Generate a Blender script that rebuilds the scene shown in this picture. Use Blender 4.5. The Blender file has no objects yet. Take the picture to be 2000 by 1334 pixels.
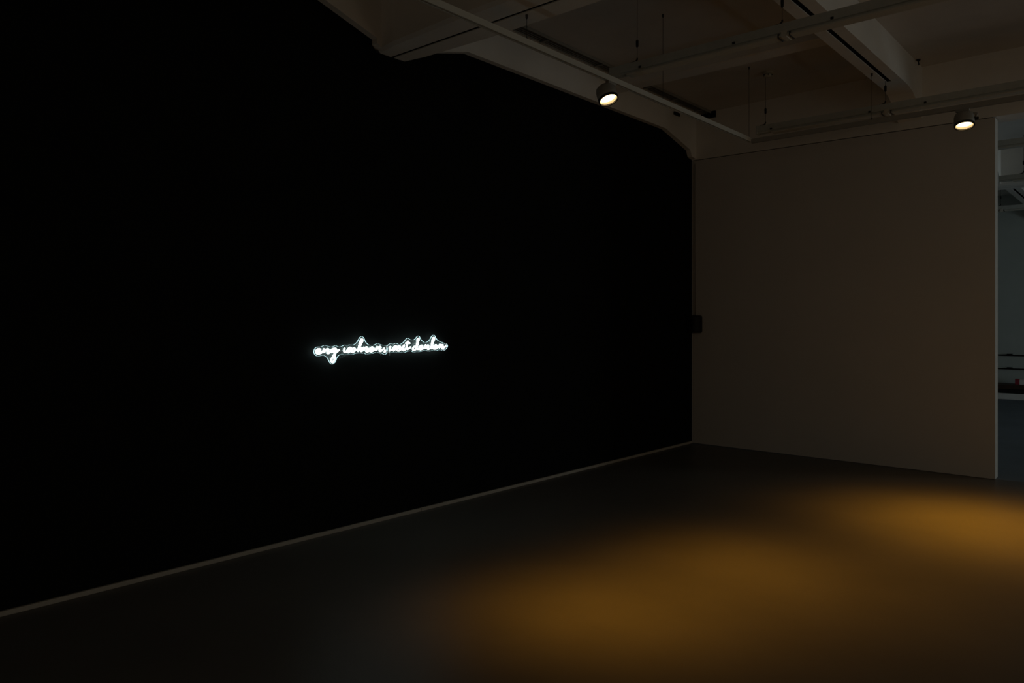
import bpy, bmesh, math
from mathutils import Vector, Matrix

# ------------------------------------------------------------------ camera, light, exposure
scn = bpy.context.scene
COL = scn.collection
PI = math.pi

cam_d = bpy.data.cameras.new('camera')
cam = bpy.data.objects.new('camera', cam_d)
COL.objects.link(cam)
cam.location = (4.825, -9.26, 1.6)
cam.rotation_euler = (PI / 2, 0, math.radians(40.829))
cam_d.sensor_width = 36.0
cam_d.lens = 26.748
cam_d.shift_y = -0.018
cam_d.clip_start = 0.05
cam_d.clip_end = 100
scn.camera = cam

world = bpy.data.worlds.new('world')
scn.world = world
world.use_nodes = True
bg = world.node_tree.nodes['Background']
bg.inputs[0].default_value = (0.5, 0.62, 0.8, 1)
bg.inputs[1].default_value = 0.05

scn.view_settings.view_transform = 'Standard'
scn.view_settings.look = 'None'
scn.view_settings.exposure = 0.0
scn.view_settings.gamma = 1.0
scn.view_settings.use_curve_mapping = False
scn.cycles.use_denoising = True
scn.cycles.max_bounces = 10
scn.cycles.diffuse_bounces = 6


def area_light(name, loc, direction, sx, sy, power, color):
    d = bpy.data.lights.new(name, 'AREA')
    d.shape = 'RECTANGLE'
    d.size, d.size_y = sx, sy
    d.energy, d.color = power, color
    o = bpy.data.objects.new(name, d)
    COL.objects.link(o)
    o.location = loc
    o.rotation_euler = Vector(direction).to_track_quat('-Z', 'Z').to_euler()
    return o


# added fill lights out of view: cool in far room, warm at side and rear
area_light('window_light', (10.80, -3.6, 2.1), (-1, 0, 0), 3.2, 1.9, 20.0, (1.0, 0.86, 0.64))
area_light('window_light', (10.80, 4.4, 2.1), (-1, 0, 0), 5.6, 1.9, 74.0, (0.82, 0.97, 1.0))
area_light('window_light', (5.6, -12.75, 2.0), (0, 1, 0), 4.0, 2.0, 12.0, (1.0, 0.72, 0.46))

SPOT_COLOR = (1.0, 0.41, 0.027)



# ------------------------------------------------------------------ materials
def mat(name, color, rough=0.8, metal=0.0, spec=0.3, var=0.0, vscale=3.0, bump=0.0, bscale=60.0):
    m = bpy.data.materials.new(name)
    m.use_nodes = True
    nt = m.node_tree
    b = nt.nodes['Principled BSDF']
    b.inputs['Base Color'].default_value = (*color, 1)
    b.inputs['Roughness'].default_value = rough
    b.inputs['Metallic'].default_value = metal
    b.inputs['Specular IOR Level'].default_value = spec
    tc = nt.nodes.new('ShaderNodeTexCoord')
    if var > 0:
        n = nt.nodes.new('ShaderNodeTexNoise')
        n.inputs['Scale'].default_value = vscale
        n.inputs['Detail'].default_value = 8
        n.inputs['Roughness'].default_value = 0.62
        r = nt.nodes.new('ShaderNodeValToRGB')
        r.color_ramp.elements[0].position = 0.3
        r.color_ramp.elements[1].position = 0.7
        r.color_ramp.elements[0].color = (*[c * (1 - var) for c in color], 1)
        r.color_ramp.elements[1].color = (*[min(1, c * (1 + var)) for c in color], 1)
        nt.links.new(tc.outputs['Object'], n.inputs['Vector'])
        nt.links.new(n.outputs['Fac'], r.inputs['Fac'])
        nt.links.new(r.outputs['Color'], b.inputs['Base Color'])
    if bump > 0:
        n2 = nt.nodes.new('ShaderNodeTexNoise')
        n2.inputs['Scale'].default_value = bscale
        n2.inputs['Detail'].default_value = 4
        bp = nt.nodes.new('ShaderNodeBump')
        bp.inputs['Strength'].default_value = bump
        bp.inputs['Distance'].default_value = 0.01
        nt.links.new(tc.outputs['Object'], n2.inputs['Vector'])
        nt.links.new(n2.outputs['Fac'], bp.inputs['Height'])
        nt.links.new(bp.outputs['Normal'], b.inputs['Normal'])
    return m


def emit_mat(name, color, strength):
    m = bpy.data.materials.new(name)
    m.use_nodes = True
    nt = m.node_tree
    nt.nodes.clear()
    e = nt.nodes.new('ShaderNodeEmission')
    e.inputs[0].default_value = (*color, 1)
    e.inputs[1].default_value = strength
    o = nt.nodes.new('ShaderNodeOutputMaterial')
    nt.links.new(e.outputs[0], o.inputs[0])
    return m


def clear_mat(name, haze):
    """clear acrylic: mostly transparent, a little hazy, a little shiny"""
    m = bpy.data.materials.new(name)
    m.use_nodes = True
    nt = m.node_tree
    nt.nodes.clear()
    t = nt.nodes.new('ShaderNodeBsdfTransparent')
    t.inputs[0].default_value = (0.97, 0.99, 0.99, 1)
    d = nt.nodes.new('ShaderNodeBsdfDiffuse')
    d.inputs[0].default_value = (0.55, 0.8, 0.8, 1)
    g = nt.nodes.new('ShaderNodeBsdfGlossy')
    g.inputs['Roughness'].default_value = 0.6
    m1 = nt.nodes.new('ShaderNodeMixShader')
    m1.inputs[0].default_value = haze
    m2 = nt.nodes.new('ShaderNodeMixShader')
    m2.inputs[0].default_value = 0.012
    o = nt.nodes.new('ShaderNodeOutputMaterial')
    nt.links.new(t.outputs[0], m1.inputs[1])
    nt.links.new(d.outputs[0], m1.inputs[2])
    nt.links.new(m1.outputs[0], m2.inputs[1])
    nt.links.new(g.outputs[0], m2.inputs[2])
    nt.links.new(m2.outputs[0], o.inputs[0])
    return m


M_BLACK = mat('matte_black_paint', (0.0078, 0.0085, 0.0085), 0.95, spec=0.05, var=0.15)
M_WHITE = mat('white_concrete_paint', (0.72, 0.70, 0.66), 0.9, spec=0.1, var=0.05, vscale=2.2, bump=0.12, bscale=45)
M_CEIL = mat('ceiling_paint', (0.62, 0.60, 0.57), 0.95, spec=0.05, var=0.07, vscale=1.5, bump=0.1, bscale=50)
M_PART = mat('white_plasterboard_paint', (0.58, 0.56, 0.53), 0.9, spec=0.1, var=0.03, vscale=1.4)
M_FLOOR = mat('grey_screed', (0.115, 0.112, 0.103), 0.42, spec=0.14, var=0.10, vscale=1.1, bump=0.05, bscale=120)
M_FLOOR2 = mat('blue_grey_screed', (0.15, 0.178, 0.205), 0.7, spec=0.1, var=0.10, vscale=1.1)  # cool daylight on the far floor is put into this base colour
M_GAP = mat('dark_recess', (0.006, 0.006, 0.006), 0.95, spec=0.02)
M_METAL = mat('white_coated_aluminium', (0.52, 0.51, 0.45), 0.5, spec=0.35, var=0.03)
M_GALV = mat('galvanised_steel', (0.44, 0.46, 0.43), 0.6, metal=0.0, spec=0.3, var=0.08, vscale=14)
M_DARK = mat('dark_grey_metal', (0.26, 0.25, 0.22), 0.7, spec=0.2, var=0.1)
M_CABLE = mat('grey_cable_sheath', (0.16, 0.155, 0.14), 0.6, var=0.1)
M_CHROME = mat('polished_steel', (0.85, 0.87, 0.88), 0.28, metal=1.0, spec=0.5)
M_SKIRT = mat('raw_plaster_strip', (0.40, 0.37, 0.32), 0.9, spec=0.1, var=0.08, vscale=5)
M_ROD = mat('dark_steel', (0.06, 0.058, 0.052), 0.6, metal=0.2, var=0.1)
M_TRACK = mat('grey_track', (0.30, 0.29, 0.26), 0.6, spec=0.2, var=0.05)  # darker than the long track: its shaded side is put into the colour
M_BLK = mat('black_plastic', (0.012, 0.012, 0.012), 0.6, spec=0.2, var=0.1)
M_LAMP = mat('white_lamp_housing', (0.27, 0.255, 0.225), 0.55, spec=0.3, var=0.03)
M_RING = mat('black_lamp_ring', (0.02, 0.018, 0.016), 0.6, spec=0.2)
M_REFL = mat('lamp_reflector', (0.85, 0.78, 0.66), 0.35, metal=0.3, spec=0.5, var=0.05, vscale=40)
M_WOOD = mat('dark_brown_wood', (0.05, 0.028, 0.018), 0.6, var=0.3, vscale=6)
M_RED = mat('red_card', (0.30, 0.03, 0.05), 0.7, var=0.1)
M_CARD = mat('white_card', (0.7, 0.7, 0.68), 0.7, var=0.05)
M_BACK = mat('grey_green_wall', (0.44, 0.48, 0.46), 0.9, spec=0.1, var=0.05, vscale=1.5)
M_TUBE = emit_mat('neon_light', (0.82, 1.0, 0.98), 6.0)
M_EDGE = emit_mat('edge_lit_acrylic', (0.64, 0.93, 0.98), 1.2)
M_LENS = emit_mat('lamp_light', (1.0, 0.72, 0.36), 6.0)
M_CLEAR = clear_mat('clear_acrylic', 0.014)


# ------------------------------------------------------------------ helpers
def link(name, mesh, parent=None):
    o = bpy.data.objects.new(name, mesh)
    COL.objects.link(o)
    if parent is not None:
        o.parent = parent
        o.matrix_parent_inverse = Matrix.Identity(4)
        off = parent.get('_off')
    return o


def finish(name, bm, m, parent=None, smooth=False, base=None):
    """bmesh in world coordinates -> object; under a parent the mesh is moved into its space"""
    org = Vector(base) if base is not None else None
    if parent is not None:
        w = Vector((0, 0, 0))
        p = parent
        while p is not None:
            w = w + p.location
            p = p.parent
        org = w
    if org is not None:
        bmesh.ops.translate(bm, verts=bm.verts, vec=-org)
    bmesh.ops.recalc_face_normals(bm, faces=bm.faces)
    me = bpy.data.meshes.new(name)
    bm.to_mesh(me)
    bm.free()
    me.materials.append(m)
    if smooth:
        for f in me.polygons:
            f.use_smooth = True
    o = bpy.data.objects.new(name, me)
    COL.objects.link(o)
    if parent is not None:
        o.parent = parent
    elif org is not None:
        o.location = org
    return o


def tag(o, label=None, cat=None, group=None, kind=None):
    if label: o['label'] = label
    if cat: o['category'] = cat
    if group: o['group'] = group
    if kind: o['kind'] = kind
    return o


def thing(name, loc, label, cat, group=None):
    o = bpy.data.objects.new(name, None)
    o.empty_display_size = 0.05
    COL.objects.link(o)
    o.location = loc
    return tag(o, label, cat, group)


def struct(name, bm, m, label=None):
    return tag(finish(name, bm, m), label, None, None, 'structure')


def box(bm, x0, x1, y0, y1, z0, z1):
    v = [bm.verts.new(p) for p in ((x0, y0, z0), (x1, y0, z0), (x1, y1, z0), (x0, y1, z0),
                                   (x0, y0, z1), (x1, y0, z1), (x1, y1, z1), (x0, y1, z1))]
    for f in ((0, 3, 2, 1), (4, 5, 6, 7), (0, 1, 5, 4), (1, 2, 6, 5), (2, 3, 7, 6), (3, 0, 4, 7)):
        bm.faces.new([v[i] for i in f])
    return v


def bbox(bm, x0, x1, y0, y1, z0, z1, w=0.004):
    """box with bevelled edges"""
    t = bmesh.new()
    box(t, x0, x1, y0, y1, z0, z1)
    bmesh.ops.bevel(t, geom=list(t.edges), offset=w, segments=2, affect='EDGES', profile=0.5)
    merge(bm, t)


def merge(bm, t):
    me = bpy.data.meshes.new('tmp')
    t.to_mesh(me)
    t.free()
    bm.from_mesh(me)
    bpy.data.meshes.remove(me)


def prism(bm, pts, axis, a, b):
    """polygon (2D, in the other two axes in xyz order) extruded along axis from a to b"""
    def P(p, t):
        if axis == 0: return (t, p[0], p[1])
        if axis == 1: return (p[0], t, p[1])
        return (p[0], p[1], t)
    A = [bm.verts.new(P(p, a)) for p in pts]
    B = [bm.verts.new(P(p, b)) for p in pts]
    n = len(pts)
    bm.faces.new(A)
    bm.faces.new(B[::-1])
    for i in range(n):
        bm.faces.new((A[i], B[i], B[(i + 1) % n], A[(i + 1) % n]))


def loft(bm, secs):
    """closed sections with equal vertex counts, capped"""
    rows = [[bm.verts.new(p) for p in s] for s in secs]
    n = len(rows[0])
    for a, b in zip(rows, rows[1:]):
        for i in range(n):
            bm.faces.new((a[i], a[(i + 1) % n], b[(i + 1) % n], b[i]))
    bm.faces.new(rows[0][::-1])
    bm.faces.new(rows[-1])


def tube(bm, pts, r, seg=8, cap=True):
    pts = [Vector(p) for p in pts]
    rows = []
    ref = None
    for i, p in enumerate(pts):
        d = (pts[min(i + 1, len(pts) - 1)] - pts[max(i - 1, 0)])
        d = d.normalized() if d.length > 1e-9 else Vector((0, 0, 1))
        if ref is None:
            ref = Vector((1, 0, 0)) if abs(d.x) < 0.8 else Vector((0, 0, 1))
        u = d.cross(ref)
        if u.length < 1e-6: u = d.orthogonal()
        u.normalize()
        v = u.cross(d).normalized()
        ref = v
        rows.append([bm.verts.new(p + r * (math.cos(2 * PI * k / seg) * u + math.sin(2 * PI * k / seg) * v)) for k in range(seg)])
    for a, b in zip(rows, rows[1:]):
        for k in range(seg):
            bm.faces.new((a[k], a[(k + 1) % seg], b[(k + 1) % seg], b[k]))
    if cap:
        bm.faces.new(rows[0][::-1])
        bm.faces.new(rows[-1])


def lathe(bm, prof, origin, direction, seg=24, caps=(True, True)):
    """profile [(r, t)] turned about the axis origin + t * direction"""
    q = Vector(direction).normalized().to_track_quat('Z', 'X')
    o = Vector(origin)
    rows = []
    for r, t in prof:
        if r < 1e-6:
            rows.append([bm.verts.new(o + q @ Vector((0, 0, t)))])
        else:
            rows.append([bm.verts.new(o + q @ Vector((r * math.cos(2 * PI * k / seg), r * math.sin(2 * PI * k / seg), t))) for k in range(seg)])
    for a, b in zip(rows, rows[1:]):
        for k in range(seg):
            k2 = (k + 1) % seg
            if len(a) == 1 and len(b) == 1: continue
            if len(a) == 1: bm.faces.new((a[0], b[k2], b[k]))
            elif len(b) == 1: bm.faces.new((a[k], a[k2], b[0]))
            else: bm.faces.new((a[k], a[k2], b[k2], b[k]))
    if caps[0] and len(rows[0]) > 1: bm.faces.new(rows[0][::-1])
    if caps[1] and len(rows[-1]) > 1: bm.faces.new(rows[-1])


def spline(pts, n=6, closed=False):
    P = [Vector(p) for p in pts]
    m = len(P)
    out = []
    last = m if closed else m - 1
    for i in range(last):
        p0 = P[(i - 1) % m] if closed or i > 0 else P[0]
        p1 = P[i]
        p2 = P[(i + 1) % m]
        p3 = P[(i + 2) % m] if closed or i + 2 < m else P[-1]
        for k in range(n):
            t = k / n
            out.append(0.5 * ((2 * p1) + (p2 - p0) * t + (2 * p0 - 5 * p1 + 4 * p2 - p3) * t * t + (3 * p1 - p0 - 3 * p2 + p3) * t ** 3))
    if not closed:
        out.append(P[-1])
    return out


def NB():
    return bmesh.new()


# ------------------------------------------------------------------ the setting
X_END, Y_REAR, Y_FAR = 11.0, -13.0, 10.2
Z_C = 4.37            # underside of the slab
Z_B = 4.04            # underside of the secondary beams
Z_A = 3.78            # underside of the primary beams

bm = NB(); box(bm, -0.3, X_END, Y_REAR, -0.10, -0.12, 0.0)
struct('floor', bm, M_FLOOR, 'dark grey screed floor of the dim gallery')
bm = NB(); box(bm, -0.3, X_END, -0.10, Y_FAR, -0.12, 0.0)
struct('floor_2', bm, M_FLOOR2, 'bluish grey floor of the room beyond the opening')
bm = NB(); box(bm, -0.3, X_END + 0.2, Y_REAR - 0.2, Y_FAR + 0.2, Z_C, Z_C + 0.15)
struct('ceiling', bm, M_CEIL, 'white painted concrete slab between the beams')

# black wall, its top follows the haunched edge beam
TOP = [(-12.99, 4.034), (-10.95, 4.034), (-10.57, 3.935), (-10.20, 3.79), (-6.00, 4.034), (-5.903, 4.018), (-5.386, 3.865), (-5.386, 3.824), (-5.344, 3.779),
       (-5.047, 3.779), (-5.047, 3.815), (-4.726, 3.935), (-4.348, 4.034), (-0.80, 4.034), (-0.164, 3.876), (-0.14, 3.83), (-0.121, 3.795), (-0.001, 3.774)]
TOP = [p for p in TOP if not (-10.96 < p[0] < -10.1)]
bm = NB()
prism(bm, [(-12.99, 0.03)] + TOP + [(-0.001, 0.03)], 0, -0.2, 0.0)
struct('wall_left', bm, M_BLACK, 'matte black painted wall carrying the neon sign')

# thin pale strip at the foot of the black wall, laid in lengths
bb = tag(bpy.data.objects.new('baseboard_left', None), 'thin pale strip along the foot of the black wall', None, None, 'structure')
COL.objects.link(bb)
cuts = [-12.9, -8.6, -4.87, -0.01]
for a, b in zip(cuts, cuts[1:]):
    t = NB(); bbox(t, -0.02, 0.014, a + 0.002, b - 0.002, 0.0, 0.0275, 0.002)
    finish('strip', t, M_SKIRT, bb)

# edge beam along the left wall, haunched at the primary beams
bm = NB()
low = [(-13.2, 4.034), (-6.00, 4.034), (-5.903, 4.018), (-5.386, 3.865), (-5.386, 3.826), (-5.344, 3.805), (-5.047, 3.805), (-5.047, 3.815), (-4.726, 3.935),
       (-4.348, 4.034), (-0.80, 4.034), (-0.164, 3.876), (-0.14, 3.83), (-0.121, 3.797), (0.0, 3.78), (0.3, 3.78)]
prism(bm, low + [(0.3, Z_C), (-13.2, Z_C)], 0, -0.2, 0.062)
struct('trim_1', bm, M_WHITE, 'white haunched edge beam over the black wall')


def primary_beam(bm, y0, y1, x0, x1, groove=True, taper=0.0):
    yc = (y0 + y1) / 2
    g, dz = 0.016, 0.05
    for (a, b, s) in ((y0, yc - g, -1), (yc + g, y1, 1)):
        secs = []
        for x, k in ((x0, taper), (x0 + 0.22, taper * 0.5), (x0 + 0.9, 0.0), (x1, 0.0)):
            aa, bb_ = (a + k, b) if s < 0 else (a, b - k)
            ch = 0.025
            if s < 0:
                sec = [(x, aa, Z_C), (x, aa, Z_A + ch), (x, aa + ch, Z_A), (x, bb_, Z_A), (x, bb_, Z_C)]
            else:
                sec = [(x, aa, Z_C), (x, aa, Z_A), (x, bb_ - ch, Z_A), (x, bb_, Z_A + ch), (x, bb_, Z_C)]
            secs.append(sec)
        loft(bm, secs)
    return (x0, x1, yc - g + 0.001, yc + g - 0.001, Z_A + 0.007, Z_A + dz)


bm = NB(); gr = primary_beam(bm, -5.40, -4.95, 0.001, X_END, taper=0.07)
ba = struct('trim_2', bm, M_WHITE, 'white primary beam crossing the ceiling, a black slot in its underside')
bm = NB(); box(bm, *gr); finish('slot', bm, M_GAP, ba)
bm = NB(); gr = primary_beam(bm, 4.97, 5.42, -0.2, X_END)
bg_ = struct('trim_3', bm, M_WHITE, 'primary beam of the room beyond the opening')
bm = NB(); box(bm, *gr); finish('slot', bm, M_GAP, bg_)


def haunch(y_beam, s):
    """underside profile (y, z) from the beam's face outwards, s = direction away from it"""
    return [(y_beam + s * d, z) for d, z in ((0.0, 3.80), (0.11, 3.84), (0.21, 3.904), (0.31, 3.971), (0.42, 4.012), (0.57, 4.036), (0.72, Z_B))]


def secondary_beam(bm, xa, xb, ya, yb, ha=True, hb=True):
    """beam along y between primary faces ya (low y) and yb (high y), slot in the level length"""
    xc, g = (xa + xb) / 2, 0.022
    pa = haunch(ya, 1) if ha else [(ya, Z_B)]
    pb = haunch(yb, -1) if hb else [(yb, Z_B)]
    y_s, y_e = pa[-1][0] + 0.1, pb[-1][0] - 0.12
    prism(bm, pa + pb[::-1] + [(yb, Z_C), (ya, Z_C)], 0, xa, xc - g)
    prism(bm, pa + pb[::-1] + [(yb, Z_C), (ya, Z_C)], 0, xc + g, xb)
    prism(bm, pa + [(y_s, Z_B), (y_s, Z_C), (ya, Z_C)], 0, xc - g, xc + g)
    prism(bm, [(y_e, Z_B)] + pb[::-1] + [(yb, Z_C), (y_e, Z_C)], 0, xc - g, xc + g)
    return (xc - g + 0.001, xc + g - 0.001, y_s, y_e, Z_B + 0.007, Z_B + 0.07)


k = 4
for (xa, xb) in ((2.56, 2.80), (5.30, 5.54), (8.04, 8.28)):
    for (ya, yb) in ((-4.95, -0.10), (0.16, 4.97), (5.42, Y_FAR)):
        bm = NB(); gr = secondary_beam(bm, xa, xb, ya, yb, True, True)
        o = struct('trim_%d' % k, bm, M_WHITE)
        if k == 4: o['label'] = 'white haunched secondary beam with a black slot, running to the back wall'
        bm = NB(); box(bm, *gr); finish('slot', bm, M_GAP, o)
        k += 1
# shallow rib across the middle of the bay
bm = NB()
prism(bm, [(-2.16, Z_C), (-2.15, 4.21), (-2.13, 4.20), (-1.95, 4.20), (-1.93, 4.21), (-1.92, Z_C)], 0, 0.062, 2.56)
struct('trim_%d' % k, bm, M_WHITE, 'shallow white rib across the bay above the ceiling rail'); k += 1

# beam over the partition, the partition itself, the opening beside it
PX, PY = 3.478, -0.155
bm = NB()
sec = lambda x, y, z: [(x, y, Z_C), (x, y, z), (x, 0.16, z), (x, 0.16, Z_C)]
loft(bm, [sec(-0.2, 0.0, 3.771), sec(0.0, 0.0, 3.771), sec(PX, PY, 3.709), sec(X_END, PY - 0.02, 3.709)])
struct('trim_%d' % k, bm, M_WHITE, 'white beam above the partition and the opening'); k += 1
bm = NB()
sec = lambda x, y, t, z: [(x, y, 0.004), (x, t, 0.004), (x, t, z), (x, y, z)]
loft(bm, [sec(0.001, 0.0, 0.08, 3.762), sec(PX, PY, PY + 0.155, 3.700)])
wb = struct('wall_back', bm, M_PART, 'white plasterboard partition at the end of the room')
bm = NB()
sec = lambda x, y, t, z: [(x, y, z - 0.003), (x, t, z - 0.003), (x, t, z + 0.0085), (x, y, z + 0.0085)]
loft(bm, [sec(0.005, 0.02, 0.07, 3.762), sec(PX - 0.02, PY + 0.02, PY + 0.13, 3.700)])
finish('shadow_gap', bm, M_GAP, wb)
# outer walls
bm = NB(); box(bm, -0.3, X_END + 0.2, Y_REAR - 0.2, Y_REAR, 0, Z_C)
bm.free(); bm = NB()
for (x0, x1, z0, z1) in ((-0.3, 3.6, 0, Z_C), (7.6, X_END + 0.2, 0, Z_C), (3.6, 7.6, 0, 1.0), (3.6, 7.6, 3.0, Z_C)):
    box(bm, x0, x1, Y_REAR - 0.2, Y_REAR, z0, z1)
struct('wall_rear', bm, M_PART)
bm = NB()
for (a, b, z0, z1) in ((3.6, 7.6, 1.0, 1.07), (3.6, 7.6, 2.93, 3.0), (3.6, 3.67, 1.07, 2.93), (7.53, 7.6, 1.07, 2.93), (5.57, 5.63, 1.07, 2.93)):
    box(bm, a, b, Y_REAR - 0.12, Y_REAR - 0.04, z0, z1)
w3 = struct('window_3', bm, M_METAL)  # unseen, added to house the rear fill light
bm = NB(); box(bm, 3.6, 7.6, Y_REAR - 0.085, Y_REAR - 0.078, 1.0, 3.0); finish('pane', bm, M_CLEAR, w3)
bm = NB(); box(bm, -0.3, X_END + 0.2, Y_FAR, Y_FAR + 0.2, 0, Z_C)
struct('wall_far', bm, M_BACK, 'grey green end wall of the room beyond the opening')
bm = NB(); box(bm, -0.3, -0.2, 0.31, Y_FAR, 0, Z_C)
struct('wall_left_far', bm, M_PART)
bm = NB()
for (y0, y1, z0, z1) in ((Y_REAR, -5.4, 0, Z_C), (-1.8, 1.4, 0, Z_C), (7.4, Y_FAR, 0, Z_C), (-5.4, -1.8, 0, 1.0), (1.4, 7.4, 0, 1.0), (-5.4, -1.8, 3.2, Z_C), (1.4, 7.4, 3.2, Z_C)):
    box(bm, X_END, X_END + 0.2, y0, y1, z0, z1)
struct('wall_right', bm, M_PART)
for i, (y0, y1) in enumerate(((-5.4, -1.8), (1.4, 7.4))):
    bm = NB()
    for (a, b, z0, z1) in ((y0, y1, 1.0, 1.07), (y0, y1, 3.13, 3.2), (y0, y0 + 0.07, 1.0, 3.2), (y1 - 0.07, y1, 1.0, 3.2), ((y0 + y1) / 2 - 0.03, (y0 + y1) / 2 + 0.03, 1.0, 3.2)):
        box(bm, X_END + 0.04, X_END + 0.12, a, b, z0, z1)
    w = struct('window_%d' % (i + 1), bm, M_METAL)  # unseen, added to house the two fill lights on this wall
    bm = NB(); box(bm, X_END + 0.075, X_END + 0.082, y0, y1, 1.0, 3.2); finish('pane', bm, M_CLEAR, w)

# ------------------------------------------------------------------ lighting tracks
def hanging_rod(parent, x, y, z0, z1):
    bm = NB(); tube(bm, [(x, y, z0), (x, y, z1)], 0.0022, 6)
    r = finish('hanging_rod', bm, M_ROD, parent)
    bm = NB(); lathe(bm, [(0.003, -0.032), (0.009, -0.022), (0.010, 0.0)], (x, y, z1), (0, 0, 1), 12)
    finish('ceiling_cup', bm, M_ROD, r)
    bm = NB(); tube(bm, [(x, y + 0.030, z0 - 0.004), (x, y, z0 + 0.012), (x, y - 0.030, z0 - 0.004)], 0.0045, 6)
    finish('clip', bm, M_BLK, r)


TX, TZ = 1.386, 3.560
trk = thing('lighting_track', (TX, -1.334, TZ), 'long white lighting track hung parallel to the black wall', 'lighting track')
bm = NB()
prism(bm, [(TX - 0.018, TZ), (TX - 0.006, TZ), (TX - 0.006, TZ + 0.02), (TX + 0.006, TZ + 0.02), (TX + 0.006, TZ), (TX + 0.018, TZ),
           (TX + 0.018, TZ + 0.044), (TX - 0.018, TZ + 0.044)], 1, -9.9, -1.316)
finish('track_body', bm, M_METAL, trk)
bm = NB(); box(bm, TX - 0.006, TX + 0.006, -9.88, -1.34, TZ + 0.012, TZ + 0.02); finish('slot', bm, M_GAP, trk)
hanging_rod(trk, TX, -5.12, TZ + 0.044, Z_A)
hanging_rod(trk, TX, -3.207, TZ + 0.044, Z_C)
hanging_rod(trk, TX, -1.36, TZ + 0.044, Z_C)
hanging_rod(trk, TX, -7.4, TZ + 0.044, Z_C)

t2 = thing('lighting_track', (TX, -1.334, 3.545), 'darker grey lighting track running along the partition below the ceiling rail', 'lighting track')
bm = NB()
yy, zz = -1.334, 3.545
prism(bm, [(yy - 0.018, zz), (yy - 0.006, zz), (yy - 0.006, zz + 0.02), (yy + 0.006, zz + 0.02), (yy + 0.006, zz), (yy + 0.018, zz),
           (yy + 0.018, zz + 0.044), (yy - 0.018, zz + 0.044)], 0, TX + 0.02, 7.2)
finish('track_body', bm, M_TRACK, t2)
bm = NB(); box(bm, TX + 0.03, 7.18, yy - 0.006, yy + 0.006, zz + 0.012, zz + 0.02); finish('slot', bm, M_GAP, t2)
hanging_rod(t2, 2.625, yy, zz + 0.044, Z_B)
hanging_rod(t2, 4.6, yy, zz + 0.044, Z_C)


# ------------------------------------------------------------------ spotlights
def soft_beam(ld, sigma):
    """bell-shaped beam of a reflector lamp: intensity falls off with the angle to the beam's axis"""
    ld.use_nodes = True
    nt = ld.node_tree
    em = [n for n in nt.nodes if n.type == 'EMISSION'][0]
    tc = nt.nodes.new('ShaderNodeTexCoord')
    sx = nt.nodes.new('ShaderNodeSeparateXYZ')
    nt.links.new(tc.outputs['Normal'], sx.inputs[0])

    def m(op, a, b=None):
        n = nt.nodes.new('ShaderNodeMath')
        n.operation = op
        for i, v in enumerate((a, b)):
            if v is None: continue
            if isinstance(v, (int, float)): n.inputs[i].default_value = v
            else: nt.links.new(v, n.inputs[i])
        return n.outputs[0]
    ang = m('ARCCOSINE', m('MULTIPLY', sx.outputs[2], -1.0))
    g = m('DIVIDE', ang, math.radians(sigma))
    nt.links.new(m('EXPONENT', m('MULTIPLY', m('MULTIPLY', g, g), -1.0)), em.inputs['Strength'])


def spotlight(mount, track_z, head, aim, label, power, sigma, along_y):
    """adapter in the track, stem, yoke arm and a short drum head looking at aim"""
    mx, my = mount
    h = Vector(head)
    d = (Vector(aim) - h).normalized()
    t = thing('track_spotlight', (mx, my, track_z), label, 'spotlight', 'warm spotlights on the tracks')
    bm = NB()
    if along_y: bbox(bm, mx - 0.016, mx + 0.016, my - 0.055, my + 0.055, track_z - 0.022, track_z + 0.003, 0.003)
    else: bbox(bm, mx - 0.055, mx + 0.055, my - 0.016, my + 0.016, track_z - 0.022, track_z + 0.003, 0.003)
    finish('adapter', bm, M_LAMP, t)
    side = d.cross(Vector((0, 0, 1))).normalized()
    if side.x < 0: side = -side
    R = 0.082
    piv = h - d * 0.035
    arm_top = Vector((mx, my, track_z - 0.02))
    bm = NB()
    a = piv + side * (R + 0.012)
    tube(bm, spline([arm_top, arm_top + Vector((0, 0, -0.025)), Vector((a.x, a.y, (arm_top.z + a.z) / 2 + 0.01)), a + Vector((0, 0, 0.02)), a], 5), 0.011, 8)
    finish('yoke_arm', bm, M_LAMP, t, True)
    bm = NB(); lathe(bm, [(0.014, -0.02), (0.014, 0.018), (0.010, 0.022)], a, -side, 14)
    finish('pivot_knob', bm, M_RING, t)
    bm = NB()
    lathe(bm, [(0.030, -0.098), (0.055, -0.094), (0.074, -0.078), (0.080, -0.055), (R, -0.02), (R, 0.026), (R - 0.006, 0.026), (R - 0.010, -0.02), (0.030, -0.06)], h, d, 32, (True, True))
    hd = finish('lamp_head', bm, M_LAMP, t, True)
    bm = NB(); lathe(bm, [(R - 0.010, 0.024), (R + 0.001, 0.018), (R + 0.001, 0.036), (R - 0.010, 0.036), (R - 0.010, 0.024)], h, d, 32, (False, False))
    finish('front_ring', bm, M_RING, hd)
    bm = NB(); lathe(bm, [(R - 0.007, 0.022), (0.067, 0.003), (0.060, -0.004)], h, d, 32, (False, False))
    finish('reflector', bm, M_REFL, hd, True)
    bm = NB(); lathe(bm, [(0.0, 0.016), (0.030, 0.015), (0.055, 0.010), (0.067, 0.004)], h, d, 32, (False, False))
    finish('lens', bm, M_LENS, hd, True)
    ld = bpy.data.lights.new('spot_beam', 'SPOT')
    ld.energy, ld.color = power, SPOT_COLOR
    ld.spot_size, ld.spot_blend = math.radians(100), 0.5
    soft_beam(ld, sigma)
    ld.shadow_soft_size = 0.05
    lo = bpy.data.objects.new('spot_beam', ld)
    COL.objects.link(lo)
    lo.location = h + d * 0.06
    lo.rotation_euler = d.to_track_quat('-Z', 'Y').to_euler()
    return t


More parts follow.
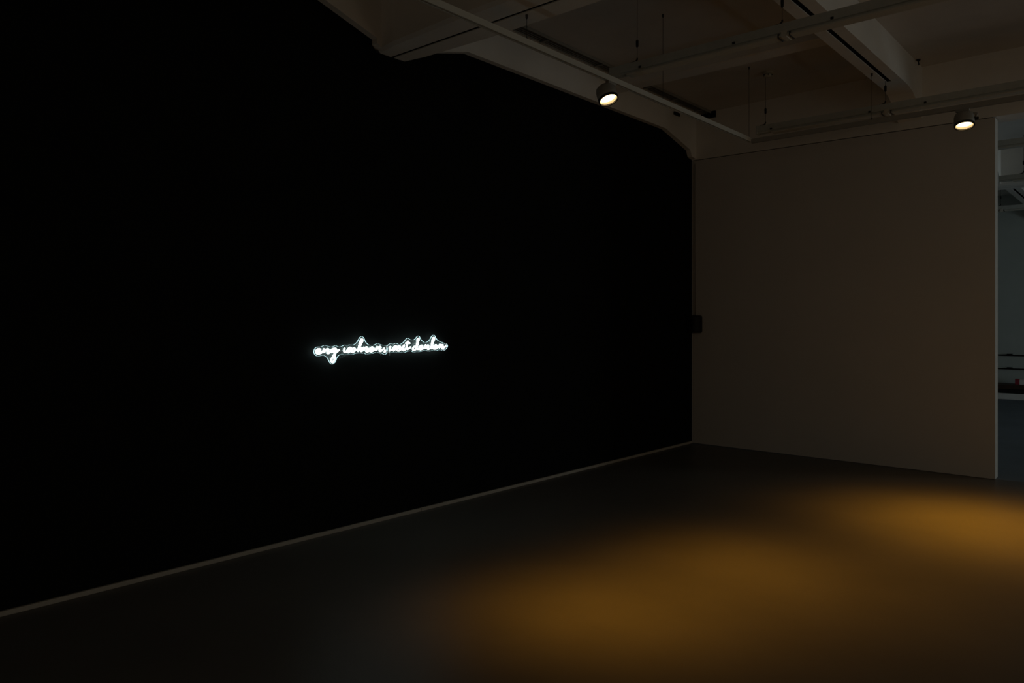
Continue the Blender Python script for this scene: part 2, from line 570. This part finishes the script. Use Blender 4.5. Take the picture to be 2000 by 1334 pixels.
spotlight((TX, -4.05), TZ, (1.37, -4.075, 3.44), (2.86, -4.44, 0), 'glowing white spotlight on the long track above the black wall', 370.0, 11.9, True)
spotlight((3.40, -1.334), 3.545, (3.415, -1.345, 3.42), (3.76, -2.30, 0), 'glowing white spotlight on the track by the opening, above the partition edge', 810.0, 15.8, False)
spotlight((TX, -7.30), TZ, (1.40, -7.29, 3.435), (2.50, -5.62, 0), 'white spotlight nearest the camera end of the long track', 480.0, 10.4, True)


# ------------------------------------------------------------------ ceiling rails on wires
def ceiling_rail(y, x0, x1, wires, clips, couplers, label, ztop=3.80, group='wire-hung ceiling rails'):
    zb = ztop - 0.10
    r = thing('ceiling_rail', (x0, y, zb), label, 'rail', group)
    bm = NB()
    # upper trunking with a narrower, lower lip
    prism(bm, [(y - 0.040, ztop), (y - 0.040, zb + 0.035), (y - 0.030, zb + 0.030), (y - 0.030, zb + 0.016), (y + 0.030, zb + 0.016), (y + 0.030, zb + 0.030),
               (y + 0.040, zb + 0.035), (y + 0.040, ztop), (y + 0.030, ztop), (y + 0.030, zb + 0.05), (y - 0.030, zb + 0.05), (y - 0.030, ztop)], 0, x0, x1)
    finish('trunking', bm, M_GALV, r)
    bm = NB(); bbox(bm, x0 + 0.17, x1, y - 0.046, y + 0.046, zb, zb + 0.014, 0.003)
    finish('lower_flange', bm, M_METAL, r)
    bm = NB(); bbox(bm, x0 - 0.004, x0 + 0.012, y - 0.043, y + 0.043, zb + 0.012, ztop + 0.004, 0.003)
    finish('end_plate', bm, M_GALV, r)
    for (wx, wz) in wires:
        bm = NB(); tube(bm, [(wx, y, ztop), (wx, y, wz)], 0.0022, 6)
        w = finish('hanging_wire', bm, M_ROD, r)
        bm = NB(); lathe(bm, [(0.004, 0.0), (0.011, 0.008), (0.012, 0.055), (0.004, 0.066)], (wx, y, ztop + 0.13), (0, 0, 1), 10)
        finish('turnbuckle', bm, M_BLK, w)
        bm = NB(); tube(bm, [(wx - 0.05, y - 0.03, ztop - 0.002), (wx - 0.01, y - 0.01, ztop + 0.010), (wx, y, ztop + 0.028), (wx, y, ztop + 0.04)], 0.007, 6)
        finish('hook', bm, M_BLK, w)
    for cx in clips:
        bm = NB(); bbox(bm, cx - 0.011, cx + 0.011, y - 0.048, y - 0.036, zb + 0.036, zb + 0.053, 0.003)
        finish('clip', bm, M_BLK, r)
    for cx in couplers:
        bm = NB(); bbox(bm, cx - 0.022, cx + 0.022, y - 0.048, y + 0.048, zb - 0.008, zb + 0.045, 0.004)
        cp = finish('coupler', bm, M_METAL, r)
        for s in (-1, 1):
            bm = NB(); bbox(bm, cx + s * 0.042 - 0.005, cx + s * 0.042 + 0.005, y - 0.050, y + 0.050, zb - 0.006, zb + 0.026, 0.002)
            finish('clamp_band', bm, M_ROD, cp)
    return r


ceiling_rail(-3.70, 1.17, 7.2, [(1.42, Z_C), (2.66, Z_B)], [1.47, 2.30, 3.03], [2.69], 'galvanised ceiling rail on wires starting above the first spotlight')
ceiling_rail(-1.00, 1.33, 7.2, [(1.42, Z_C), (2.66, Z_B)], [1.50, 2.52, 3.03], [2.68], 'galvanised ceiling rail on wires close to the partition')
ceiling_rail(1.55, 2.9, 9.0, [(3.2, Z_C)], [3.62], [], 'nearest ceiling rail in the room beyond the opening')
ceiling_rail(4.15, 2.9, 9.0, [(3.2, Z_C)], [3.25], [], 'second ceiling rail in the room beyond the opening')
ceiling_rail(7.60, 1.2, 9.0, [(2.42, Z_C)], [], [2.44], 'farthest ceiling rail in the room beyond the opening')


# ------------------------------------------------------------------ dark cable trays at the head of the edge beam
def cable_tray(y0, y1, label):
    t = thing('cable_tray', (0.25, y0, 4.30), label, 'cable tray', 'cable trays at the head of the edge beam')
    bm = NB()
    box(bm, 0.175, 0.181, y0, y1, 4.340, Z_C - 0.001)
    box(bm, 0.289, 0.295, y0, y1, 4.340, Z_C - 0.001)
    box(bm, 0.181, 0.289, y0, y1, 4.364, Z_C - 0.001)
    finish('channel', bm, M_DARK, t)
    for x in (0.205, 0.235, 0.265):
        bm = NB(); tube(bm, [(x, y0 + 0.02, 4.354), (x + 0.004, (y0 * 2 + y1) / 3, 4.353), (x - 0.004, (y0 + 2 * y1) / 3, 4.355), (x, y1 - 0.02, 4.354)], 0.008, 6)
        finish('cable', bm, M_CABLE, t)
    n = 3
    for i in range(n):
        yb = y0 + (i + 0.6) * (y1 - y0) / n
        bm = NB(); bbox(bm, 0.170, 0.300, yb - 0.012, yb + 0.012, 4.333, 4.339, 0.002)
        finish('cross_bracket', bm, M_DARK, t)
    return t


cable_tray(-4.94, -2.17, 'dark open cable tray under the slab, the length nearer the camera')
ct = cable_tray(-1.91, -0.02, 'dark open cable tray under the slab ending at the partition beam')
bm = NB(); box(bm, 0.150, 0.350, -0.035, -0.017, 4.285, Z_C - 0.001)
finish('end_opening', bm, M_GAP, ct)

jb = NB(); bbox(jb, 0.0625, 0.085, -0.615, -0.475, 4.245, 4.285, 0.004)
tag(finish('junction_box', jb, M_BLK, None, False, (0.0625, -0.545, 4.235)), 'small black junction box on the edge beam behind the long track', 'box')

# smoke detector
sd = thing('smoke_detector', (1.47, -1.06, Z_C), 'round white smoke detector on the slab', 'smoke detector')
bm = NB(); lathe(bm, [(0.055, 0.0), (0.055, 0.014), (0.046, 0.022)], (1.47, -1.06, Z_C), (0, 0, -1), 20); finish('base', bm, M_METAL, sd, False)
bm = NB(); lathe(bm, [(0.040, 0.020), (0.047, 0.030), (0.044, 0.044), (0.022, 0.056), (0.0, 0.058)], (1.47, -1.06, Z_C), (0, 0, -1), 20); finish('sensor_head', bm, M_METAL, sd, True)
for i in range(6):
    a = i * PI / 3
    c = Vector((1.47 + 0.046 * math.cos(a), -1.06 + 0.046 * math.sin(a), Z_C - 0.037))
    bm = NB(); bbox(bm, c.x - 0.006, c.x + 0.006, c.y - 0.006, c.y + 0.006, c.z - 0.005, c.z + 0.005, 0.001); finish('sensor_slot', bm, M_BLK, sd)

# dark hook in the corner of beam and slab
hk = thing('ceiling_hook', (2.83, -0.42, Z_C), 'small dark hook where the slotted beam meets the slab', 'hook')
bm = NB(); lathe(bm, [(0.021, 0.0), (0.018, 0.014), (0.008, 0.020)], (2.83, -0.42, Z_C), (0, 0, -1), 16); finish('rosette', bm, M_BLK, hk)
bm = NB(); tube(bm, spline([(2.83, -0.42, Z_C - 0.02), (2.83, -0.42, Z_C - 0.035), (2.832, -0.41, Z_C - 0.05), (2.832, -0.425, Z_C - 0.058)], 4), 0.006, 6); finish('shank', bm, M_BLK, hk)

# black box in the corner
wbx = thing('wall_box', (0.0, -0.10, 1.585), 'small black rounded box high in the corner, against the partition edge', 'box')
bm = NB()
t = NB()
prism(t, [(0.005, -0.175), (0.005, -0.03), (0.172, -0.03), (0.178, -0.11), (0.12, -0.178)], 2, 1.47, 1.70)
bmesh.ops.bevel(t, geom=list(t.edges), offset=0.024, segments=4, affect='EDGES', profile=0.5)
merge(bm, t)
finish('case', bm, M_BLK, wbx)
bm = NB(); box(bm, 0.035, 0.095, -0.1775, -0.1745, 1.51, 1.65); finish('grille', bm, M_GAP, wbx)
bm = NB(); box(bm, 0.0, 0.05, -0.06, -0.02, 1.52, 1.64); finish('bracket', bm, M_BLK, wbx)
cb = NB(); tube(cb, [(0.055, -0.012, 1.70), (0.055, -0.012, 2.4), (0.053, -0.012, 3.2), (0.050, -0.012, 3.72)], 0.006, 8)
tag(finish('corner_cable', cb, M_LAMP, None, True, (0.055, -0.012, 1.70)), 'thin pale cable rising up the corner from the black box', 'cable')

# ------------------------------------------------------------------ neon sign
WORD_PATHS = [
 ("eng", [[(-5.947, 1.3891), (-5.9282, 1.3906), (-5.9157, 1.3982), (-5.9223, 1.4067), (-5.9364, 1.4063), (-5.9505, 1.3971), (-5.9528, 1.3853), (-5.9446, 1.3751), (-5.9294, 1.3737), (-5.9105, 1.3791), (-5.8939, 1.3896), (-5.882, 1.4073), (-5.8832, 1.3953), (-5.8844, 1.3823), (-5.8773, 1.3911), (-5.8629, 1.4018), (-5.8497, 1.4055), (-5.8449, 1.3983), (-5.8521, 1.3864), (-5.8557, 1.3775), (-5.8461, 1.3742), (-5.8316, 1.3808), (-5.822, 1.3936), (-5.8074, 1.4034), (-5.7879, 1.4069), (-5.7781, 1.4067), (-5.7904, 1.4049), (-5.8099, 1.3973), (-5.8196, 1.3875), (-5.8159, 1.3803), (-5.8026, 1.383), (-5.7855, 1.3947), (-5.7745, 1.4045), (-5.7806, 1.3803), (-5.7867, 1.3541), (-5.7879, 1.3319), (-5.7977, 1.312), (-5.8086, 1.3047), (-5.8183, 1.3107), (-5.8196, 1.3229), (-5.8074, 1.3427), (-5.7879, 1.3684), (-5.7683, 1.384), (-5.7462, 1.3977)]]),
 ("wohnen", [[(-5.6962, 1.4093), (-5.7022, 1.3967), (-5.7022, 1.385), (-5.6926, 1.3788), (-5.6783, 1.3843), (-5.6663, 1.3977), (-5.6518, 1.4101), (-5.6397, 1.4088), (-5.6368, 1.3989), (-5.6446, 1.3853), (-5.6615, 1.376), (-5.6699, 1.3801), (-5.6639, 1.3937), (-5.6482, 1.4071), (-5.6349, 1.4038), (-5.6264, 1.4026), (-5.63, 1.3909), (-5.6264, 1.3789), (-5.613, 1.3785), (-5.6008, 1.3881), (-5.5984, 1.3999), (-5.6081, 1.4051), (-5.6106, 1.4022), (-5.5959, 1.3929), (-5.5787, 1.3924), (-5.5664, 1.4011), (-5.5516, 1.4206), (-5.5367, 1.4442), (-5.5255, 1.464), (-5.5293, 1.4721), (-5.5392, 1.4712), (-5.5479, 1.4544), (-5.5578, 1.4247), (-5.5652, 1.401), (-5.5714, 1.3803), (-5.5615, 1.393), (-5.5467, 1.4066), (-5.5355, 1.4043), (-5.5367, 1.3903), (-5.538, 1.3794), (-5.5268, 1.3901), (-5.513, 1.4097), (-5.5155, 1.3958), (-5.5168, 1.3858), (-5.5043, 1.4015), (-5.4892, 1.4102), (-5.4791, 1.4049), (-5.4842, 1.3909), (-5.4917, 1.3811), (-5.4817, 1.3738), (-5.464, 1.3823), (-5.4488, 1.391), (-5.4258, 1.3934), (-5.4182, 1.4003), (-5.4258, 1.4072), (-5.4437, 1.406), (-5.4589, 1.3943), (-5.4564, 1.3821), (-5.4411, 1.3756), (-5.4207, 1.3822), (-5.3976, 1.3927), (-5.3796, 1.4126), (-5.386, 1.3985), (-5.3886, 1.3874), (-5.3718, 1.4022), (-5.3562, 1.411), (-5.3458, 1.4067), (-5.3523, 1.3936), (-5.3588, 1.3815), (-5.3497, 1.3751), (-5.3327, 1.3818), (-5.3078, 1.3986)]]),
 ("weit", [[(-5.2423, 1.4102), (-5.2522, 1.3968), (-5.2522, 1.3848), (-5.2423, 1.3794), (-5.2268, 1.3859), (-5.2113, 1.4009), (-5.1957, 1.4117), (-5.1856, 1.4106), (-5.189, 1.3969), (-5.2002, 1.3835), (-5.2135, 1.377), (-5.2135, 1.3855), (-5.1979, 1.4023), (-5.1845, 1.4089), (-5.1733, 1.4017), (-5.1711, 1.393), (-5.1531, 1.396), (-5.1407, 1.4009), (-5.1463, 1.4088), (-5.1621, 1.4083), (-5.1756, 1.3983), (-5.1778, 1.3846), (-5.1643, 1.3747), (-5.144, 1.3785), (-5.1237, 1.3918), (-5.11, 1.4054), (-5.0997, 1.4182), (-5.1043, 1.4018), (-5.1123, 1.3863), (-5.1077, 1.3758), (-5.094, 1.3789), (-5.078, 1.3924), (-5.0688, 1.4149), (-5.0584, 1.4522), (-5.0642, 1.4357), (-5.0699, 1.4114), (-5.0734, 1.3941), (-5.0665, 1.3852), (-5.0526, 1.3874), (-5.0295, 1.4)], [(-5.086, 1.4341), (-5.0642, 1.434), (-5.0411, 1.4335)]]),
 ("denken", [[(-4.9598, 1.4011), (-4.9739, 1.4043), (-4.9919, 1.4009), (-5.0034, 1.3887), (-5.0008, 1.3771), (-4.9868, 1.3757), (-4.9701, 1.384), (-4.9585, 1.3991), (-4.9482, 1.4317), (-4.9378, 1.4624), (-4.943, 1.4699), (-4.952, 1.4627), (-4.9559, 1.4396), (-4.9611, 1.4146), (-4.9624, 1.3934), (-4.9559, 1.3817), (-4.9404, 1.3832), (-4.9248, 1.3915), (-4.904, 1.3968), (-4.8948, 1.4044), (-4.904, 1.4095), (-4.9196, 1.4059), (-4.9326, 1.3946), (-4.9326, 1.383), (-4.917, 1.3778), (-4.8935, 1.3839), (-4.8725, 1.3951), (-4.858, 1.4153), (-4.8633, 1.4007), (-4.8659, 1.3881), (-4.8514, 1.4034), (-4.8342, 1.4108), (-4.8262, 1.4057), (-4.8329, 1.3922), (-4.8382, 1.3825), (-4.8276, 1.3783), (-4.8089, 1.3857), (-4.7928, 1.403), (-4.774, 1.4361), (-4.7592, 1.4635), (-4.7632, 1.4744), (-4.7767, 1.4707), (-4.7821, 1.4501), (-4.7888, 1.4206), (-4.7955, 1.3814), (-4.7875, 1.395), (-4.774, 1.4075), (-4.7686, 1.4005), (-4.7794, 1.3909), (-4.7686, 1.3827), (-4.7551, 1.3883), (-4.7362, 1.3958), (-4.7307, 1.4036), (-4.7402, 1.4107), (-4.7551, 1.4071), (-4.7673, 1.3945), (-4.7646, 1.3816), (-4.747, 1.3792), (-4.7253, 1.3866), (-4.7062, 1.399), (-4.6925, 1.4156), (-4.698, 1.4008), (-4.6993, 1.3879), (-4.6815, 1.4035), (-4.665, 1.4111), (-4.6567, 1.4049), (-4.665, 1.3921), (-4.6677, 1.3822), (-4.658, 1.3799), (-4.6428, 1.3876), (-4.6205, 1.4011)]]),
]
COMMA_PATH = [(-5.2991, 1.385), (-5.3018, 1.3738), (-5.3104, 1.3648)]
PANEL_LEFT = [(-5.7235, 1.4194), (-5.7093, 1.4235), (-5.6878, 1.4313), (-5.6662, 1.4284), (-5.6518, 1.4285), (-5.6324, 1.432), (-5.613, 1.4302), (-5.5983, 1.4323), (-5.5787, 1.4428), (-5.5639, 1.4565), (-5.5491, 1.4782), (-5.5392, 1.49), (-5.523, 1.4952), (-5.5092, 1.4906), (-5.4992, 1.4794), (-5.4892, 1.4591), (-5.474, 1.4407), (-5.4538, 1.4282), (-5.4283, 1.426), (-5.4027, 1.425), (-5.3717, 1.4356), (-5.3431, 1.4309), (-5.3196, 1.4232), (-5.2985, 1.4211), (-5.2707, 1.418), (-5.2704, 1.3973), (-5.2699, 1.3766), (-5.2694, 1.3574), (-5.2853, 1.3492), (-5.2985, 1.3465), (-5.3196, 1.3564), (-5.3405, 1.3581), (-5.3665, 1.366), (-5.3898, 1.3657), (-5.4104, 1.3591), (-5.4411, 1.358), (-5.4791, 1.3558), (-5.4967, 1.3628), (-5.5217, 1.3625), (-5.5664, 1.3639), (-5.5885, 1.3631), (-5.6105, 1.3582), (-5.6324, 1.3609), (-5.6662, 1.36), (-5.6902, 1.3617), (-5.7235, 1.3598), (-5.7294, 1.359), (-5.7468, 1.3483), (-5.7591, 1.3324), (-5.7689, 1.3103), (-5.7787, 1.2985), (-5.7983, 1.2895), (-5.8129, 1.2938), (-5.825, 1.3064), (-5.8371, 1.3291), (-5.8515, 1.3457), (-5.8755, 1.3576), (-5.8993, 1.3573), (-5.9182, 1.3549), (-5.9347, 1.3549), (-5.9511, 1.365), (-5.9616, 1.3792), (-5.9628, 1.3911), (-5.9558, 1.4088), (-5.9394, 1.4214), (-5.9182, 1.4242), (-5.8969, 1.4243), (-5.8731, 1.4328), (-5.8515, 1.4293), (-5.8177, 1.4215), (-5.7934, 1.4225), (-5.7714, 1.4295), (-5.7468, 1.4208)]
PANEL_RIGHT = [(-5.2641, 1.4164), (-5.2465, 1.4279), (-5.2288, 1.4327), (-5.2022, 1.4279), (-5.1843, 1.433), (-5.1686, 1.4337), (-5.1483, 1.4259), (-5.128, 1.4254), (-5.1075, 1.4328), (-5.0846, 1.4481), (-5.0663, 1.467), (-5.0501, 1.4751), (-5.0339, 1.47), (-5.0176, 1.4618), (-4.9929, 1.4583), (-4.9776, 1.4609), (-4.9595, 1.4722), (-4.9466, 1.4846), (-4.9306, 1.4922), (-4.9155, 1.4852), (-4.9025, 1.4655), (-4.8867, 1.4497), (-4.8631, 1.4366), (-4.8393, 1.4361), (-4.8153, 1.4445), (-4.7966, 1.4599), (-4.7832, 1.4794), (-4.7698, 1.4921), (-4.7522, 1.4972), (-4.7373, 1.4887), (-4.7237, 1.4687), (-4.7073, 1.4525), (-4.6854, 1.4411), (-4.6578, 1.4336), (-4.6245, 1.423), (-4.6022, 1.4195), (-4.5896, 1.4081), (-4.5862, 1.3959), (-4.5966, 1.3821), (-4.6134, 1.3694), (-4.6301, 1.3618), (-4.6468, 1.3603), (-4.6716, 1.3679), (-4.6991, 1.3667), (-4.7237, 1.3614), (-4.7482, 1.364), (-4.7698, 1.3636), (-4.8073, 1.3594), (-4.826, 1.3622), (-4.8446, 1.3686), (-4.8684, 1.3673), (-4.8894, 1.362), (-4.9259, 1.3582), (-4.9595, 1.3582), (-4.9801, 1.3565), (-4.9955, 1.3612), (-5.0108, 1.3683), (-5.0387, 1.3662), (-5.0385, 1.3665), (-5.0616, 1.3637), (-5.0823, 1.3573), (-5.1075, 1.3589), (-5.1348, 1.358), (-5.1596, 1.3569), (-5.1776, 1.3601), (-5.2066, 1.3601), (-5.2332, 1.3591), (-5.2542, 1.3632), (-5.2637, 1.3592), (-5.2641, 1.3763), (-5.2641, 1.3984)]
STANDOFFS = [(-5.9276, 1.4117), (-4.6212, 1.4139), (-4.6496, 1.3665), (-5.2878, 1.4079), (-5.2634, 1.4081), (-5.2867, 1.3666), (-5.2623, 1.3676)]
SIGN_CABLES = [[(-5.314, 1.3817), (-5.3155, 1.3571), (-5.3187, 1.3407)], [(-5.2247, 1.3876), (-5.2263, 1.3585), (-5.2284, 1.3357)]]

sign = thing('neon_sign', (0.0, -5.28, 1.29), 'white handwritten neon sign reading eng wohnen, weit denken on the black wall', 'neon sign')
for word, paths in WORD_PATHS:
    bm = NB()
    for j, p in enumerate(paths):
        tube(bm, [(0.056 + 0.004 * j, q.x, q.y) for q in spline([Vector((a, b)).to_3d() for a, b in p], 4)], 0.0066, 8)
    finish('neon_word', bm, M_TUBE, sign, True)
bm = NB(); tube(bm, [(0.056, q.x, q.y) for q in spline([Vector((a, b)).to_3d() for a, b in COMMA_PATH], 4)], 0.0066, 8)
finish('neon_comma', bm, M_TUBE, sign, True)
for outline in (PANEL_LEFT, PANEL_RIGHT):
    pts = [(q.x, q.y) for q in spline([Vector((a, b)).to_3d() for a, b in outline], 3, True)]
    bm = NB()
    v = [bm.verts.new((0.0445, a, b)) for a, b in pts]
    f = bm.faces.new(v)
    v2 = [bm.verts.new((0.0355, a, b)) for a, b in pts]
    f2 = bm.faces.new(v2[::-1])
    bmesh.ops.triangulate(bm, faces=[f, f2], quad_method='FIXED', ngon_method='EAR_CLIP')
    pn = finish('acrylic_panel', bm, M_CLEAR, sign)
    bm = NB()
    n = len(pts)
    A = [bm.verts.new((0.0447, a, b)) for a, b in pts]
    B = [bm.verts.new((0.0353, a, b)) for a, b in pts]
    for i in range(n):
        bm.faces.new((A[i], A[(i + 1) % n], B[(i + 1) % n], B[i]))
    e = finish('glowing_edge', bm, M_EDGE, pn)
for (a, b) in STANDOFFS:
    bm = NB(); lathe(bm, [(0.0065, 0.0), (0.0065, 0.050), (0.0105, 0.050), (0.0105, 0.056), (0.007, 0.059)], (0.0, a, b), (1, 0, 0), 12)
    finish('standoff_bolt', bm, M_CHROME, sign)
for p in SIGN_CABLES:
    bm = NB(); tube(bm, [(0.026, *p[0]), (0.024, *p[1]), (0.024, *p[2])], 0.0024, 6)
    finish('supply_cable', bm, M_CABLE, sign)

# ------------------------------------------------------------------ the room beyond
for z, lab in ((0.905, 'upper dark wall pipe on the far wall beyond the opening'), (0.615, 'lower dark wall pipe on the far wall beyond the opening')):
    p = thing('wall_pipe', (2.4, 10.2, z), lab, 'pipe', 'pipes on the far wall')
    bm = NB(); tube(bm, [(0.2, 10.165, z + 0.006), (6.5, 10.165, z - 0.012)], 0.014, 8); finish('pipe', bm, M_BLK, p, True)
    for x in (1.0, 2.22, 3.6):
        bm = NB(); bbox(bm, x - 0.05, x + 0.05, 10.14, 10.2, z + 0.012, z + 0.034, 0.003); finish('bracket', bm, M_BLK, p)
bn = thing('low_bench', (2.6, 9.9, 0), 'low dark wooden bench on a pale plinth against the far wall', 'bench')
bm = NB(); bbox(bm, 0.6, 5.0, 9.62, 10.19, 0.215, 0.305, 0.006); finish('seat_board', bm, M_WOOD, bn)
bm = NB(); bbox(bm, 0.65, 4.95, 9.66, 10.18, 0.125, 0.212, 0.006); finish('lower_board', bm, M_BLK, bn)
bm = NB(); bbox(bm, 0.6, 5.0, 9.60, 10.19, 0.0, 0.122, 0.004); finish('plinth', bm, M_CARD, bn)
rb = thing('carton', (2.46, 9.9, 0.305), 'small red and white carton on the bench beyond the opening', 'carton')
bm = NB(); bbox(bm, 2.36, 2.44, 9.82, 9.94, 0.306, 0.42, 0.003); finish('red_side', bm, M_RED, rb)
bm = NB(); bbox(bm, 2.44, 2.56, 9.82, 9.94, 0.306, 0.41, 0.003); finish('white_side', bm, M_CARD, rb)
